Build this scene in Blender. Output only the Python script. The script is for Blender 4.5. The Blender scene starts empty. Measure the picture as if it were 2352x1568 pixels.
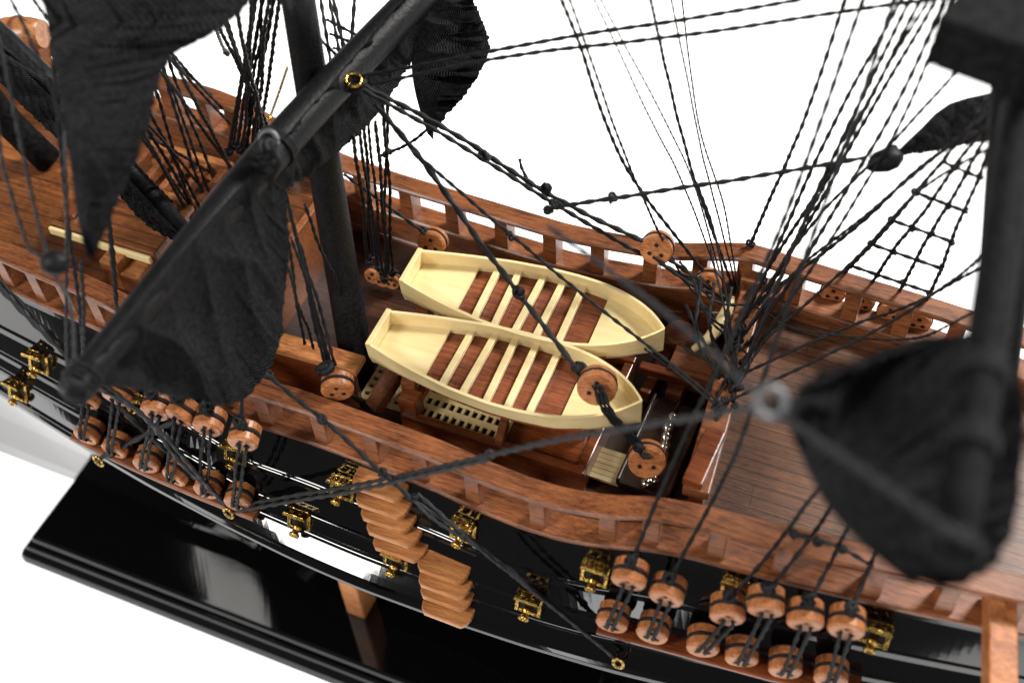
import bpy, math, random
import numpy as np
from mathutils import Vector, Matrix
random.seed(4)
rng=np.random.RandomState(3)
scene=bpy.context.scene
# ---------------------------------------------------------------- camera
W,H,FPX=2352.0,1568.0,2800.0
TH,RO,AZ,DIST=math.radians(50),math.radians(4),math.radians(26),0.45
R0=Vector((math.cos(AZ),math.sin(AZ),0)); F0=Vector((-math.sin(AZ),math.cos(AZ),0)); Z0=Vector((0,0,1))
FW=F0*math.cos(TH)-Z0*math.sin(TH)
U0=F0*math.sin(TH)+Z0*math.cos(TH)
UP=U0*math.cos(RO)+R0*math.sin(RO); RT=R0*math.cos(RO)-U0*math.sin(RO)
CAM=Vector((0,0,0.015))-FW*DIST
def ray(x,y): return FW*FPX+RT*(x-W/2)+UP*(H/2-y)
def P(x,y,z):
    d=ray(x,y); return CAM+d*((z-CAM.z)/d.z)
def PY(x,y,yp):
    d=ray(x,y); return CAM+d*((yp-CAM.y)/d.y)
def proj(v):
    d=Vector(v)-CAM; k=d.dot(FW)
    return (W/2+FPX*d.dot(RT)/k, H/2-FPX*d.dot(UP)/k)
cd=bpy.data.cameras.new("camera"); cam=bpy.data.objects.new("camera",cd); scene.collection.objects.link(cam)
m=Matrix((RT,UP,-FW)).transposed().to_4x4(); m.translation=CAM; cam.matrix_world=m
cd.sensor_width=36; cd.lens=FPX/W*36; cd.clip_start=0.01; cd.clip_end=50
cd.dof.use_dof=True; cd.dof.focus_distance=0.435; cd.dof.aperture_fstop=8.5
scene.camera=cam
# ---------------------------------------------------------------- materials
def newmat(name):
    mt=bpy.data.materials.new(name); mt.use_nodes=True
    nt=mt.node_tree; b=nt.nodes["Principled BSDF"]; return mt,nt,b
def N(nt,t,**kw):
    n=nt.nodes.new(t)
    for k,v in kw.items(): setattr(n,k,v)
    return n
def math_(nt,op,a,b=None):
    n=N(nt,"ShaderNodeMath",operation=op)
    for i,v in enumerate((a,b)):
        if v is None: continue
        if isinstance(v,(int,float)): n.inputs[i].default_value=v
        else: nt.links.new(v,n.inputs[i])
    return n.outputs[0]
def wood(name,c1,c2,sc=(45,900,900),rough=.42,coat=.2,bump=.35,deck=None,pore=.45,r0=.38,r1=.70,seam=.07):
    mt,nt,b=newmat(name); L=nt.links.new
    tc=N(nt,"ShaderNodeTexCoord"); mp=N(nt,"ShaderNodeMapping"); mp.inputs["Scale"].default_value=sc
    L(tc.outputs["Object"],mp.inputs[0])
    n1=N(nt,"ShaderNodeTexNoise"); n1.inputs["Scale"].default_value=1; n1.inputs["Detail"].default_value=6; n1.inputs["Roughness"].default_value=.65
    L(mp.outputs[0],n1.inputs["Vector"])
    n2=N(nt,"ShaderNodeTexNoise"); n2.inputs["Scale"].default_value=45; n2.inputs["Detail"].default_value=3
    L(tc.outputs["Object"],n2.inputs["Vector"])
    mp3=N(nt,"ShaderNodeMapping"); mp3.inputs["Scale"].default_value=(350,3000,3000); L(tc.outputs["Object"],mp3.inputs[0])
    n3=N(nt,"ShaderNodeTexNoise"); n3.inputs["Scale"].default_value=1; n3.inputs["Detail"].default_value=2; L(mp3.outputs[0],n3.inputs["Vector"])
    f=math_(nt,'ADD',math_(nt,'MULTIPLY',n1.outputs[0],.65),math_(nt,'MULTIPLY',n2.outputs[0],.45))
    f=math_(nt,'ADD',f,math_(nt,'MULTIPLY',math_(nt,'SUBTRACT',n3.outputs[0],.5),pore))
    cr=N(nt,"ShaderNodeValToRGB"); e=cr.color_ramp.elements
    e[0].position=r0; e[0].color=(*c1,1); e[1].position=r1; e[1].color=(*c2,1)
    L(f,cr.inputs[0]); col=cr.outputs[0]
    if deck:
        sx=N(nt,"ShaderNodeSeparateXYZ"); L(tc.outputs["Object"],sx.inputs[0])
        q=math_(nt,'DIVIDE',sx.outputs[1],deck); fl=math_(nt,'FLOOR',q); fr=math_(nt,'SUBTRACT',q,fl)
        wn=N(nt,"ShaderNodeTexWhiteNoise",noise_dimensions='1D'); L(fl,wn.inputs["W"])
        ln=math_(nt,'LESS_THAN',fr,seam)
        xx=math_(nt,'ADD',math_(nt,'DIVIDE',sx.outputs[0],.075),math_(nt,'MULTIPLY',wn.outputs[0],7.3))
        xf=math_(nt,'FRACT',xx); l2=math_(nt,'MULTIPLY',math_(nt,'LESS_THAN',xf,.005),.6)
        mk=math_(nt,'MULTIPLY',math_(nt,'MAXIMUM',ln,l2),.85)
        tone=math_(nt,'ADD',math_(nt,'MULTIPLY',wn.outputs[0],.45),.78)
        vm=N(nt,"ShaderNodeVectorMath",operation='SCALE'); L(col,vm.inputs[0]); L(tone,vm.inputs["Scale"])
        mx=N(nt,"ShaderNodeMix",data_type='RGBA'); L(mk,mx.inputs[0]); L(vm.outputs[0],mx.inputs[6]); mx.inputs[7].default_value=(.010,.005,.004,1)
        col=mx.outputs[2]
    L(col,b.inputs["Base Color"])
    b.inputs["Roughness"].default_value=rough; b.inputs["Coat Weight"].default_value=coat; b.inputs["Coat Roughness"].default_value=.2
    b.inputs["Specular IOR Level"].default_value=.4
    bp=N(nt,"ShaderNodeBump"); bp.inputs["Strength"].default_value=bump; bp.inputs["Distance"].default_value=.0003
    L(f,bp.inputs["Height"]); L(bp.outputs[0],b.inputs["Normal"])
    return mt
M={}
M['rail']=wood("rail_wood",(.055,.016,.006),(.32,.108,.038))
M['red']=wood("varnished_wood",(.055,.012,.004),(.25,.062,.017),coat=.6,rough=.3)
M['orange']=wood("orange_wood",(.18,.052,.015),(.60,.25,.085),sc=(130,900,900),coat=.25)
M['step']=wood("step_wood",(.17,.050,.015),(.66,.28,.095),sc=(70,1100,500),coat=.35,bump=.2,pore=.3)
M['eye']=wood("block_wood",(.19,.052,.016),(.64,.25,.09),sc=(260,260,900),coat=.2,rough=.42,bump=.2)
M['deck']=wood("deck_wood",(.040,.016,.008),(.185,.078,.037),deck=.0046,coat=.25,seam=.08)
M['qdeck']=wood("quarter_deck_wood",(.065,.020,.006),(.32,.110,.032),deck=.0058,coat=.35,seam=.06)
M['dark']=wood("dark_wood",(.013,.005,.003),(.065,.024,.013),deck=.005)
M['cream']=wood("boxwood",(.74,.54,.24),(.90,.76,.42),sc=(30,300,300),rough=.42,coat=.15,bump=.05,pore=.08,r0=.3,r1=.75)
M['cream2']=wood("grating_wood",(.42,.31,.14),(.66,.52,.28),sc=(60,600,600),bump=.05,pore=.1)
M['floor']=wood("boat_floor_wood",(.06,.014,.006),(.33,.095,.035),sc=(40,1500,900),coat=.15,pore=.4)
def simple(name,c,rough=.5,metal=0,coat=0,noise=None,bumpd=.0002,c2=None,spec=.5):
    mt,nt,b=newmat(name); L=nt.links.new
    b.inputs["Base Color"].default_value=(*c,1); b.inputs["Roughness"].default_value=rough; b.inputs["Metallic"].default_value=metal; b.inputs["Coat Weight"].default_value=coat
    b.inputs["Specular IOR Level"].default_value=spec
    tc=N(nt,"ShaderNodeTexCoord"); n=N(nt,"ShaderNodeTexNoise"); n.inputs["Scale"].default_value=noise or 300; n.inputs["Detail"].default_value=5
    L(tc.outputs["Object"],n.inputs["Vector"])
    if c2:
        cr=N(nt,"ShaderNodeValToRGB"); e=cr.color_ramp.elements; e[0].position=.4; e[0].color=(*c2,1); e[1].position=.6; e[1].color=(*c,1)
        L(n.outputs[0],cr.inputs[0]); L(cr.outputs[0],b.inputs["Base Color"])
    bp=N(nt,"ShaderNodeBump"); bp.inputs["Strength"].default_value=.3; bp.inputs["Distance"].default_value=bumpd
    L(n.outputs[0],bp.inputs["Height"]); L(bp.outputs[0],b.inputs["Normal"])
    return mt
M['gloss']=simple("black_lacquer",(.002,.002,.0024),rough=.06,coat=0,noise=25,bumpd=.0003,spec=.6)
M['spar']=simple("black_painted_wood",(.004,.004,.0045),rough=.5,noise=900,bumpd=.0008,c2=(.010,.010,.011),spec=.2)
M['matte']=simple("matte_black_paint",(.003,.003,.0035),rough=.75,noise=500,bumpd=.0015,c2=(.010,.010,.011),spec=.1)
M['rope']=simple("black_cord",(.007,.007,.008),rough=.65,noise=3000,spec=.3)
M['ropegrey']=simple("grey_cord",(.020,.020,.023),rough=.6,noise=3000,spec=.4)
M['brass']=simple("brass",(.74,.48,.12),rough=.26,metal=1,noise=900,bumpd=.001,c2=(.28,.16,.04))
M['chrome']=simple("polished_steel",(.7,.7,.7),rough=.1,metal=1)
M['greymetal']=simple("dull_metal",(.22,.22,.23),rough=.6,metal=1)
M['hole']=simple("dark_hole",(.006,.005,.005),rough=.7)
def cloth():
    mt,nt,b=newmat("black_sailcloth"); L=nt.links.new
    tc=N(nt,"ShaderNodeTexCoord"); uv=tc.outputs["UV"]
    sx=N(nt,"ShaderNodeSeparateXYZ"); L(uv,sx.inputs[0])
    a=math_(nt,'SINE',math_(nt,'MULTIPLY',sx.outputs[0],2*math.pi/.0013)); c=math_(nt,'SINE',math_(nt,'MULTIPLY',sx.outputs[1],2*math.pi/.0013))
    h=math_(nt,'MULTIPLY',a,c)
    n=N(nt,"ShaderNodeTexNoise"); n.inputs["Scale"].default_value=700; n.inputs["Detail"].default_value=4; L(tc.outputs["Object"],n.inputs["Vector"])
    hh=math_(nt,'ADD',math_(nt,'MULTIPLY',h,.5),n.outputs[0])
    cr=N(nt,"ShaderNodeValToRGB"); e=cr.color_ramp.elements; e[0].position=.2; e[0].color=(.0015,.0015,.002,1); e[1].position=1; e[1].color=(.034,.034,.036,1)
    L(hh,cr.inputs[0]); L(cr.outputs[0],b.inputs["Base Color"])
    b.inputs["Roughness"].default_value=.9; b.inputs["Specular IOR Level"].default_value=.15
    bp=N(nt,"ShaderNodeBump"); bp.inputs["Strength"].default_value=1; bp.inputs["Distance"].default_value=.0006
    L(hh,bp.inputs["Height"]); L(bp.outputs[0],b.inputs["Normal"])
    tr=N(nt,"ShaderNodeBsdfTranslucent"); cr2=N(nt,"ShaderNodeValToRGB"); e=cr2.color_ramp.elements; e[0].position=.35; e[0].color=(.003,.003,.003,1); e[1].position=1; e[1].color=(.20,.20,.21,1)
    L(hh,cr2.inputs[0]); L(cr2.outputs[0],tr.inputs[0]); L(bp.outputs[0],tr.inputs["Normal"])
    ms=N(nt,"ShaderNodeMixShader"); ms.inputs[0].default_value=.12; L(b.outputs[0],ms.inputs[1]); L(tr.outputs[0],ms.inputs[2])
    L(ms.outputs[0],nt.nodes["Material Output"].inputs[0])
    return mt
M['cloth']=cloth()
mt,nt,b=newmat("glowing_white_sweep"); b.inputs["Base Color"].default_value=(.9,.9,.9,1); b.inputs["Roughness"].default_value=.9
b.inputs["Emission Color"].default_value=(1,1,1,1); b.inputs["Emission Strength"].default_value=.9; M['white']=mt  # emission added so the table stays pure white and swallows the ship's shadow
# ---------------------------------------------------------------- object helpers
WL={}
def link(o,parent,loc):
    scene.collection.objects.link(o); o.location=loc; WL[o.name]=Vector(loc)
    if parent is not None:
        o.parent=parent; o.matrix_parent_inverse=Matrix.Translation(-WL[parent.name])
def empty(name,loc,parent=None):
    o=bpy.data.objects.new(name,None); o.empty_display_size=.01; link(o,parent,loc); return o
def mesh(name,verts,faces,mat,parent=None,smooth=False,bev=0,uv=None):
    v=np.array([tuple(p) for p in verts],dtype=float); c=(v.min(0)+v.max(0))/2
    me=bpy.data.meshes.new(name); me.from_pydata((v-c).tolist(),[],faces); me.update()
    o=bpy.data.objects.new(name,me); link(o,parent,Vector(c)); me.materials.append(M[mat])
    if uv is not None:
        l=me.uv_layers.new(name="UVMap")
        for lp in me.loops: l.data[lp.index].uv=uv[lp.vertex_index]
    if smooth: me.polygons.foreach_set("use_smooth",[True]*len(me.polygons))
    if bev:
        md=o.modifiers.new("bevel",'BEVEL'); md.width=bev; md.segments=2; md.limit_method='ANGLE'; md.angle_limit=math.radians(40)
    return o
def boxvf(c,ax,ay,az,sx,sy,sz):
    c=Vector(c); vs=[c+ax*(i*sx/2)+ay*(j*sy/2)+az*(k*sz/2) for i in(-1,1) for j in(-1,1) for k in(-1,1)]
    fs=[(0,1,3,2),(4,6,7,5),(0,4,5,1),(2,3,7,6),(0,2,6,4),(1,5,7,3)]
    return vs,fs
X,Y,Z=Vector((1,0,0)),Vector((0,1,0)),Vector((0,0,1))
def box(name,c,s,mat,parent,ax=X,ay=Y,az=Z,bev=.0004):
    v,f=boxvf(c,ax,ay,az,*s); return mesh(name,v,f,mat,parent,bev=bev)
def beam(name,a,b,w,h,mat,parent,bev=.0005):
    a=Vector(a);b=Vector(b); ax=(b-a).normalized(); ay=Z.cross(ax).normalized(); az=ax.cross(ay)
    return box(name,(a+b)/2-az*(h/2),((b-a).length,w,h),mat,parent,ax,ay,az,bev)
def merge(parts):
    vs=[];fs=[]
    for v,f in parts:
        k=len(vs); vs+=list(v); fs+=[tuple(i+k for i in q) for q in f]
    return vs,fs
def frame(ax):
    ax=Vector(ax).normalized(); r=Z if abs(ax.z)<.9 else X
    u=r.cross(ax).normalized(); return ax,u,ax.cross(u)
def lathevf(c,axis,prof,n=24):
    ax,u,w=frame(axis); c=Vector(c); vs=[];fs=[]
    for r,h in prof:
        for i in range(n):
            a=2*math.pi*i/n; vs.append(c+ax*h+u*(r*math.cos(a))+w*(r*math.sin(a)))
    for k in range(len(prof)-1):
        for i in range(n):
            j=(i+1)%n; fs.append((k*n+i,k*n+j,(k+1)*n+j,(k+1)*n+i))
    fs.append(tuple(range(n))[::-1]); fs.append(tuple((len(prof)-1)*n+i for i in range(n)))
    return vs,fs
def lathe(name,c,axis,prof,mat,parent,n=24,smooth=False,bev=0):
    v,f=lathevf(c,axis,prof,n); o=mesh(name,v,f,mat,parent,bev=bev)
    if smooth: o.data.polygons.foreach_set("use_smooth",[len(p.vertices)==4 for p in o.data.polygons])
    return o
def catmull(pts,step):
    p=[np.array(q,dtype=float) for q in pts]
    if len(p)==2:
        n=max(2,int(np.linalg.norm(p[1]-p[0])/step)); t=np.linspace(0,1,n+1)[:,None]
        return p[0]*(1-t)+p[1]*t
    p=[2*p[0]-p[1]]+p+[2*p[-1]-p[-2]]; out=[]
    for i in range(1,len(p)-2):
        n=max(2,int(np.linalg.norm(p[i+1]-p[i])/step)); t=np.linspace(0,1,n,endpoint=False)[:,None]
        a,b_,c,d=p[i-1],p[i],p[i+1],p[i+2]
        out.append(.5*((2*b_)+(c-a)*t+(2*a-5*b_+4*c-d)*t**2+(-a+3*b_-3*c+d)*t**3))
    out.append(np.array([p[-2]])); return np.vstack(out)
def tubevf(path,rad,n=12,lob=0,pitch=1):
    path=np.asarray(path); T=np.gradient(path,axis=0); T/=np.linalg.norm(T,axis=1)[:,None]
    ref=np.array([0,0,1.]) if abs(T[:,2]).mean()<.9 else np.array([1.,0,0])
    U=np.cross(ref,T); U/=np.linalg.norm(U,axis=1)[:,None]; V=np.cross(T,U)
    s=np.concatenate([[0],np.cumsum(np.linalg.norm(np.diff(path,axis=0),axis=1))])
    a=np.arange(n)*2*math.pi/n; rad=np.broadcast_to(np.asarray(rad,dtype=float),(len(path),))
    rr=rad[:,None]*(1+lob*np.cos(2*a[None,:]+2*math.pi*s[:,None]/pitch))
    vs=path[:,None,:]+U[:,None,:]*(rr*np.cos(a))[:,:,None]+V[:,None,:]*(rr*np.sin(a))[:,:,None]
    vs=vs.reshape(-1,3); fs=[]
    for k in range(len(path)-1):
        for i in range(n):
            j=(i+1)%n; fs.append((k*n+i,k*n+j,(k+1)*n+j,(k+1)*n+i))
    fs.append(tuple(range(n))[::-1]); fs.append(tuple((len(path)-1)*n+i for i in range(n)))
    return list(map(Vector,vs)),fs
def tube(name,pts,r,mat,parent,n=16,step=.01):
    path=catmull(pts,step)
    if not np.isscalar(r): r=np.interp(np.linspace(0,1,len(path)),np.linspace(0,1,len(r)),r)
    v,f=tubevf(path,r,n); return mesh(name,v,f,mat,parent,smooth=True)
# ---------------------------------------------------------------- setting
g=mesh("ground",[(-3,-.24,-.168),(3,-.24,-.168),(3,4,-.168),(-3,4,-.168)],[(0,1,2,3)],'white'); g["kind"]="structure"; g["label"]="seamless white studio table with added glow, under the model"  # self-glowing sheet, near edge cut short so the hull side reflects dark
# ---------------------------------------------------------------- display base
c0=P(65,1235,-.15); du=(P(900,1560,-.15)-c0).normalized(); dv=Z.cross(du)
base=empty("display_base",c0+du*.4+dv*.1-Z*.018); base["label"]="black lacquered stepped wooden base under the model ship"; base["category"]="display stand"
def slab(name,out,zt,h,bev):
    L_,Wd=.95,.20; c=c0+du*(L_/2)+dv*(Wd/2); return box(name,(c.x,c.y,zt-h/2),(L_+2*out,Wd+2*out,h),'gloss',base,du,dv,Z,bev=bev)
slab("board_top",0,-.15,.005,.0022); slab("board_moulding",.0030,-.1548,.0045,.0020); slab("board_foot",.0070,-.1588,.0092,.0045)
pb=P(818,1415,-.15)
box("cradle_support",(pb.x,pb.y+.006,-.120),(.0095,.012,.06),'orange',base,bev=.001)
for dx in (.28,.5):
    box("cradle_support",(pb.x+dx,pb.y+.05,-.120),(.0095,.05,.06),'orange',base,bev=.001)
# ---------------------------------------------------------------- ship curves
ship=empty("model_ship",(0,0,-.12)); ship["label"]="wooden model sailing ship with black sails, black hull and reddish decks"; ship["category"]="model ship"
class Curve:
    def __init__(s,pts,sm=5):
        q=[P(*p) for p in pts]; q.sort(key=lambda v:v.x)
        xs=np.array([v.x for v in q]); s.x=np.linspace(xs[0],xs[-1],400)
        y=np.interp(s.x,xs,[v.y for v in q]); z=np.interp(s.x,xs,[v.z for v in q])
        k=np.hanning(2*sm+3); k/=k.sum(); pad=len(k)//2
        s.y=np.convolve(np.pad(y,pad,mode='reflect',reflect_type='odd'),k,'valid'); s.z=np.convolve(np.pad(z,pad,mode='reflect',reflect_type='odd'),k,'valid')
    def __call__(s,x): return float(np.interp(x,s.x,s.y)),float(np.interp(x,s.x,s.z))
ncap=Curve([(-500,350,.05),(-200,480,.05),(0,570,.05),(100,615,.05),(200,655,.05),(270,690,.049),(420,790,.038),(560,878,.032),(700,920,.032),(850,975,.032),(1000,1030,.032),(1100,1075,.032),(1200,1115,.032),(1300,1145,.033),(1400,1160,.037),(1500,1163,.041),(1600,1180,.042),(1700,1207,.042),(1900,1255,.042),(2100,1300,.042),(2352,1352,.042),(2600,1400,.043),(2900,1440,.045)])
fcap=Curve([(-200,20,.05),(100,100,.05),(390,190,.05),(480,215,.05),(560,247,.05),(680,320,.042),(790,372,.034),(900,410,.032),(1000,440,.032),(1100,470,.032),(1200,500,.032),(1300,530,.032),(1400,550,.032),(1500,567,.033),(1560,574,.035),(1640,573,.040),(1720,574,.043),(1800,600,.042),(1900,630,.042),(2000,660,.042),(2150,705,.042),(2350,770,.042),(2600,860,.043),(2900,980,.045)])
sil=Curve([(-500,600,-.026),(-200,780,-.026),(0,905,-.026),(100,968,-.026),(200,1030,-.026),(350,1118,-.026),(520,1208,-.026),(680,1287,-.026),(820,1348,-.026),(1000,1414,-.026),(1200,1480,-.026),(1400,1538,-.026),(1600,1586,-.026),(2000,1660,-.026),(2352,1710,-.026),(2600,1730,-.026),(2900,1740,-.026)],10)
XA,XB=max(ncap.x[0],sil.x[0],fcap.x[0]),min(ncap.x[-1],sil.x[-1],fcap.x[-1])
LD=.016
def strip(name,pts,w,h,mat,parent,ch=.0006):
    pts=[Vector(p) for p in pts]; vs=[];fs=[]
    sec=[(-w/2,-ch),(-w/2+ch,0),(w/2-ch,0),(w/2,-ch),(w/2,-h+ch),(w/2-ch,-h),(-w/2+ch,-h),(-w/2,-h+ch)]
    for i,p in enumerate(pts):
        t=(pts[min(i+1,len(pts)-1)]-pts[max(i-1,0)]); t.z=0; t.normalize(); s=Z.cross(t)
        for a,b_ in sec: vs.append(p+s*a+Z*b_)
    n=8
    for k in range(len(pts)-1):
        for i in range(n): fs.append((k*n+i,(k+1)*n+i,(k+1)*n+(i+1)%n,k*n+(i+1)%n))
    fs.append(tuple(range(n))); fs.append(tuple((len(pts)-1)*n+i for i in range(n))[::-1])
    return mesh(name,vs,fs,mat,parent)
XS=np.linspace(XA,XB,200)
PR=[(0,0),(.04,.02),(.37,.24),(.38,.29),(.44,.32),(.45,.26),(.62,.47),(.63,.53),(.68,.56),(.69,.50),(.78,.63),(.79,.68),(.83,.70),(.84,.66),(.90,.80),(.94,.89),(.95,.95),(.99,1.0),(1.04,1.0),(1.06,.95),(1.25,.60),(1.5,.2),(2.2,-.4),(2.9,-.9),(3.2,-1.2)]
hg=[]
def hullpt(x,zf,of):
    y0,z0=ncap(x); y0-=.0055; z0-=LD+.0015; ys,zs=sil(x)
    return Vector((x,y0+(ys-y0)*of,z0+(zs-z0)*zf))
for x in XS: hg.append([hullpt(x,a,b_) for a,b_ in PR])
vs=[p for r in hg for p in r]; n=len(PR); fs=[]
for k in range(len(XS)-1):
    for i in range(n-1): fs.append((k*n+i,k*n+i+1,(k+1)*n+i+1,(k+1)*n+i))
k0=len(vs)
FP=[(.0045,0),(.006,-.03),(.010,-.05),(.006,-.075),(-.01,-.10),(-.035,-.125)]
for x in XS:
    y0,z0=fcap(x)
    for a,b_ in FP: vs.append(Vector((x,y0+a,z0-LD-.0015+b_)))
n2=len(FP)
for k in range(len(XS)-1):
    for i in range(n2-1): fs.append((k0+k*n2+i,k0+(k+1)*n2+i,k0+(k+1)*n2+i+1,k0+k*n2+i+1))
    fs.append((k*n+n-1,k0+k*n2+n2-1,k0+(k+1)*n2+n2-1,(k+1)*n+n-1))
for k,flip in ((0,0),(len(XS)-1,1)):
    lp=[k*n+i for i in range(n)]+[k0+k*n2+i for i in range(n2)][::-1]
    fs.append(tuple(lp if flip else lp[::-1]))
hull=mesh("hull",vs,fs,'gloss',ship)
md=hull.modifiers.new("b",'BEVEL'); md.width=.0004; md.segments=2; md.limit_method='ANGLE'; md.angle_limit=math.radians(25)
hp=[(p,proj(p)) for r in [[hullpt(x,a,b_) for a,b_ in [(t,np.interp(t,[q[0] for q in PR],[q[1] for q in PR])) for t in np.linspace(0,1.03,36)]] for x in np.linspace(XA,XB,500)] for p in r]
hpa=np.array([q for _,q in hp])
def onhull(px,py):
    i=int(np.argmin(((hpa-np.array([px,py]))**2).sum(1))); return hp[i][0].copy()
def rail_side(cv,sgn):
    r=empty("rail",(0,cv(0)[0],cv(0)[1]),ship)
    strip("cap_rail",[(x,cv(x)[0],cv(x)[1]) for x in XS],.0086,.0022,'rail',r)
    strip("plank_sheer",[(x,cv(x)[0]+sgn*.0005,cv(x)[1]-LD) for x in XS],.0100,.003,'rail',ship)
    vs=[];fs=[]
    for x in XS:
        y,z=cv(x); yi=y-sgn*.0035; yo=y+sgn*.001
        vs+=[(x,yi,z-LD-.002),(x,yi,z-LD-.014),(x,yi-sgn*.0006,z-LD-.0145),(x,yi-sgn*.0006,-.012),(x,yo,-.012),(x,yo,z-LD-.002)]
    for k in range(len(XS)-1):
        for i in range(6): fs.append((k*6+i,k*6+(i+1)%6,(k+1)*6+(i+1)%6,(k+1)*6+i))
    mesh("bulwark",vs,fs,'rail',ship)
    return r
rn=rail_side(ncap,-1); rf=rail_side(fcap,1)
def posts(cv,pxs,r,sg):
    pp=[(proj((x,cv(x)[0],cv(x)[1]-.008))[0],x) for x in np.linspace(XA,XB,600)]
    for px in pxs:
        x=min(pp,key=lambda q:abs(q[0]-px))[1]; y,z=cv(x); y2,_=cv(x+.003); a=math.atan2(y2-y,.003)
        ax=Vector((math.cos(a),math.sin(a),0)); ay=Z.cross(ax)
        box("post",(x,y,z-.0022-(LD-.0022)/2),(.0054,.0074,LD-.0022),'rail',r,ax,ay,Z,bev=.0003)
posts(ncap,[-90,20,95,165,235,330,440,530,615,745,865,975,1095,1245,1400,1500,1655,1800,2010,2180,2330],rn,-1)
posts(fcap,[60,180,300,395,475,545,640,730,835,940,1045,1160,1270,1375,1500,1610,1715,1830,1960,2080,2200,2320],rf,1)
def deck(name,a0,a1,b0,b1,z,mat,thick=.002):
    n=40; vs=[];fs=[]
    for zz in (z,z-thick):
        for i in range(n+1):
            t=i/n; xa=a0+(a1-a0)*t; xb=b0+(b1-b0)*t
            vs+=[(xa,ncap(xa)[0]+.0025,zz),(xb,fcap(xb)[0]-.0025,zz)]
    for i in range(n): fs.append((2*i,2*i+2,2*i+3,2*i+1))
    o=2*(n+1)
    fs+= [(0,1,o+1,o),(2*n,o+2*n,o+2*n+1,2*n+1)]
    return mesh(name,vs,fs,mat,ship)
bn=P(1597,1135,.032); bf=P(1738,640,.032)
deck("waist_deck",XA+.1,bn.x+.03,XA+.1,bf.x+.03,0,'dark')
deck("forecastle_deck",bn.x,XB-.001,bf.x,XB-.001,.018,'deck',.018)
xq=P(560,720,.024).x
deck("quarter_deck",XA+.001,xq,XA+.001,xq,.024,'qdeck',.022)
bm=empty("cross_beam",(bn+bf)/2,ship)
beam("beam_plank",bn+Z*.002,bf+Z*.002,.0085,.004,'rail',bm)
beam("beam_plank",bn+(bf-bn)*.02-Z*.0022,bf-Z*.0022,.005,.012,'red',bm)
for t in (.12,.18,.3,.36,.48,.54,.66,.72,.84,.9):
    c=bn+(bf-bn)*t+Z*.00205
    lathe("pin_hole",c,Z,[(.0009,-.001),(.0009,.00012)],'hole',bm,n=10)
beam("upright_board",P(1645,985,.037),P(1590,1105,.037),.0065,.004,'red',ship)
box("upright_post",bf+Vector((-.001,-.004,-.006)),(.007,.006,.022),'rail',ship)
# ---------------------------------------------------------------- waist fittings
def grating(c,lx,ly,nx,ny,mat='cream2'):
    parts=[]; th=.0012
    for i in range(nx+1): parts.append(boxvf(c+X*(-lx/2+lx*i/nx),X,Y,Z,.0011,ly,th))
    for j in range(ny+1): parts.append(boxvf(c+Y*(-ly/2+ly*j/ny)+Z*.0003,X,Y,Z,lx,.0020,th))
    v,f=merge(parts); return mesh("grating",v,f,mat,ship)
ha=P(922,948,.013); hb=P(1345,1078,.013)
L_=hb.x-ha.x; yc=(ha.y+hb.y)/2
hatch=empty("hatch",(ha.x+L_/2,yc+.02,0),ship)
box("coaming",(ha.x+L_/2,yc,.0065),(L_,.0032,.013),'red',hatch)
box("coaming",(ha.x+L_/2,yc+.052,.0065),(L_,.0032,.013),'red',hatch)
box("coaming",(ha.x+.0018,yc+.026,.0062),(.0034,.0486,.0125),'red',hatch)
box("coaming",(hb.x-.0018,yc+.026,.0062),(.0034,.0486,.0125),'red',hatch)
gx=P(1160,1000,.009).x
grating(Vector(((ha.x+.004+gx)/2,yc+.026,.009)),gx-ha.x-.004,.047,11,9,'cream')
box("hatch_board",((gx+.001+hb.x-.004)/2,yc+.026,.0085),(hb.x-gx-.005,.047,.002),'red',hatch)
c=P(1400,1072,.003); grating(c,.0125,.011,2,5)
c=P(905,885,.004); grating(c,.018,.018,6,5,'cream')
beam("deck_bar",P(1160,955,.016),P(1145,1010,.016),.003,.006,'rail',ship)
beam("deck_bar",P(905,845,.022),P(848,935,.010),.006,.005,'rail',ship)
box("hatch_post",P(945,930,.014),(.007,.006,.012),'red',ship)
# planking and timbers between the boats and the forecastle
beam("deck_beam",P(1640,700,.010),P(1545,905,.010),.006,.008,'rail',ship)
beam("deck_beam",P(1595,690,.008),P(1480,900,.008),.004,.006,'rail',ship)
beam("deck_bar",P(1470,835,.014),P(1640,880,.014),.0035,.004,'red',ship)
beam("deck_bar",P(1500,770,.014),P(1670,815,.014),.0035,.004,'red',ship)
box("hatch_cover",P(1590,850,.010),(.016,.012,.010),'rail',ship)
lathe("capstan_drum",P(1560,790,.008),Z,[(.0055,-.006),(.0045,-.002),(.0040,.003),(.0060,.0045),(.0060,.0065),(.0050,.0072)],'rail',ship)
sc_=P(1510,1040,.004)
rk=empty("shot_rack",sc_,ship)
sa=P(1560,925,.006); sb=P(1475,1125,.006)
beam("rack_tray",sa,sb,.018,.004,'dark',rk)
for o_ in (-.009,0,.009): beam("rack_edge",sa+X*o_+Z*.002,sb+X*o_+Z*.002,.0014,.004,'dark',rk)
for px,py in ((1545,960),(1534,982),(1530,1003),(1527,1024),(1523,1045),(1484,1110),(1500,1102)):
    lathe("cannonball",P(px,py,.0095),Z,[(.0024*math.sin(a)+1e-5,-.0024*math.cos(a)) for a in np.linspace(0,math.pi,11)],'chrome',rk,n=16,smooth=True)
ba,bb=P(600,770,.026),P(828,835,.026)
beam("bench_top",ba,bb,.008,.003,'orange',ship)
beam("bench_side",ba-Z*.0032-Y*.002,bb-Z*.0032-Y*.002-X*.002,.003,.02,'red',ship)
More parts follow.
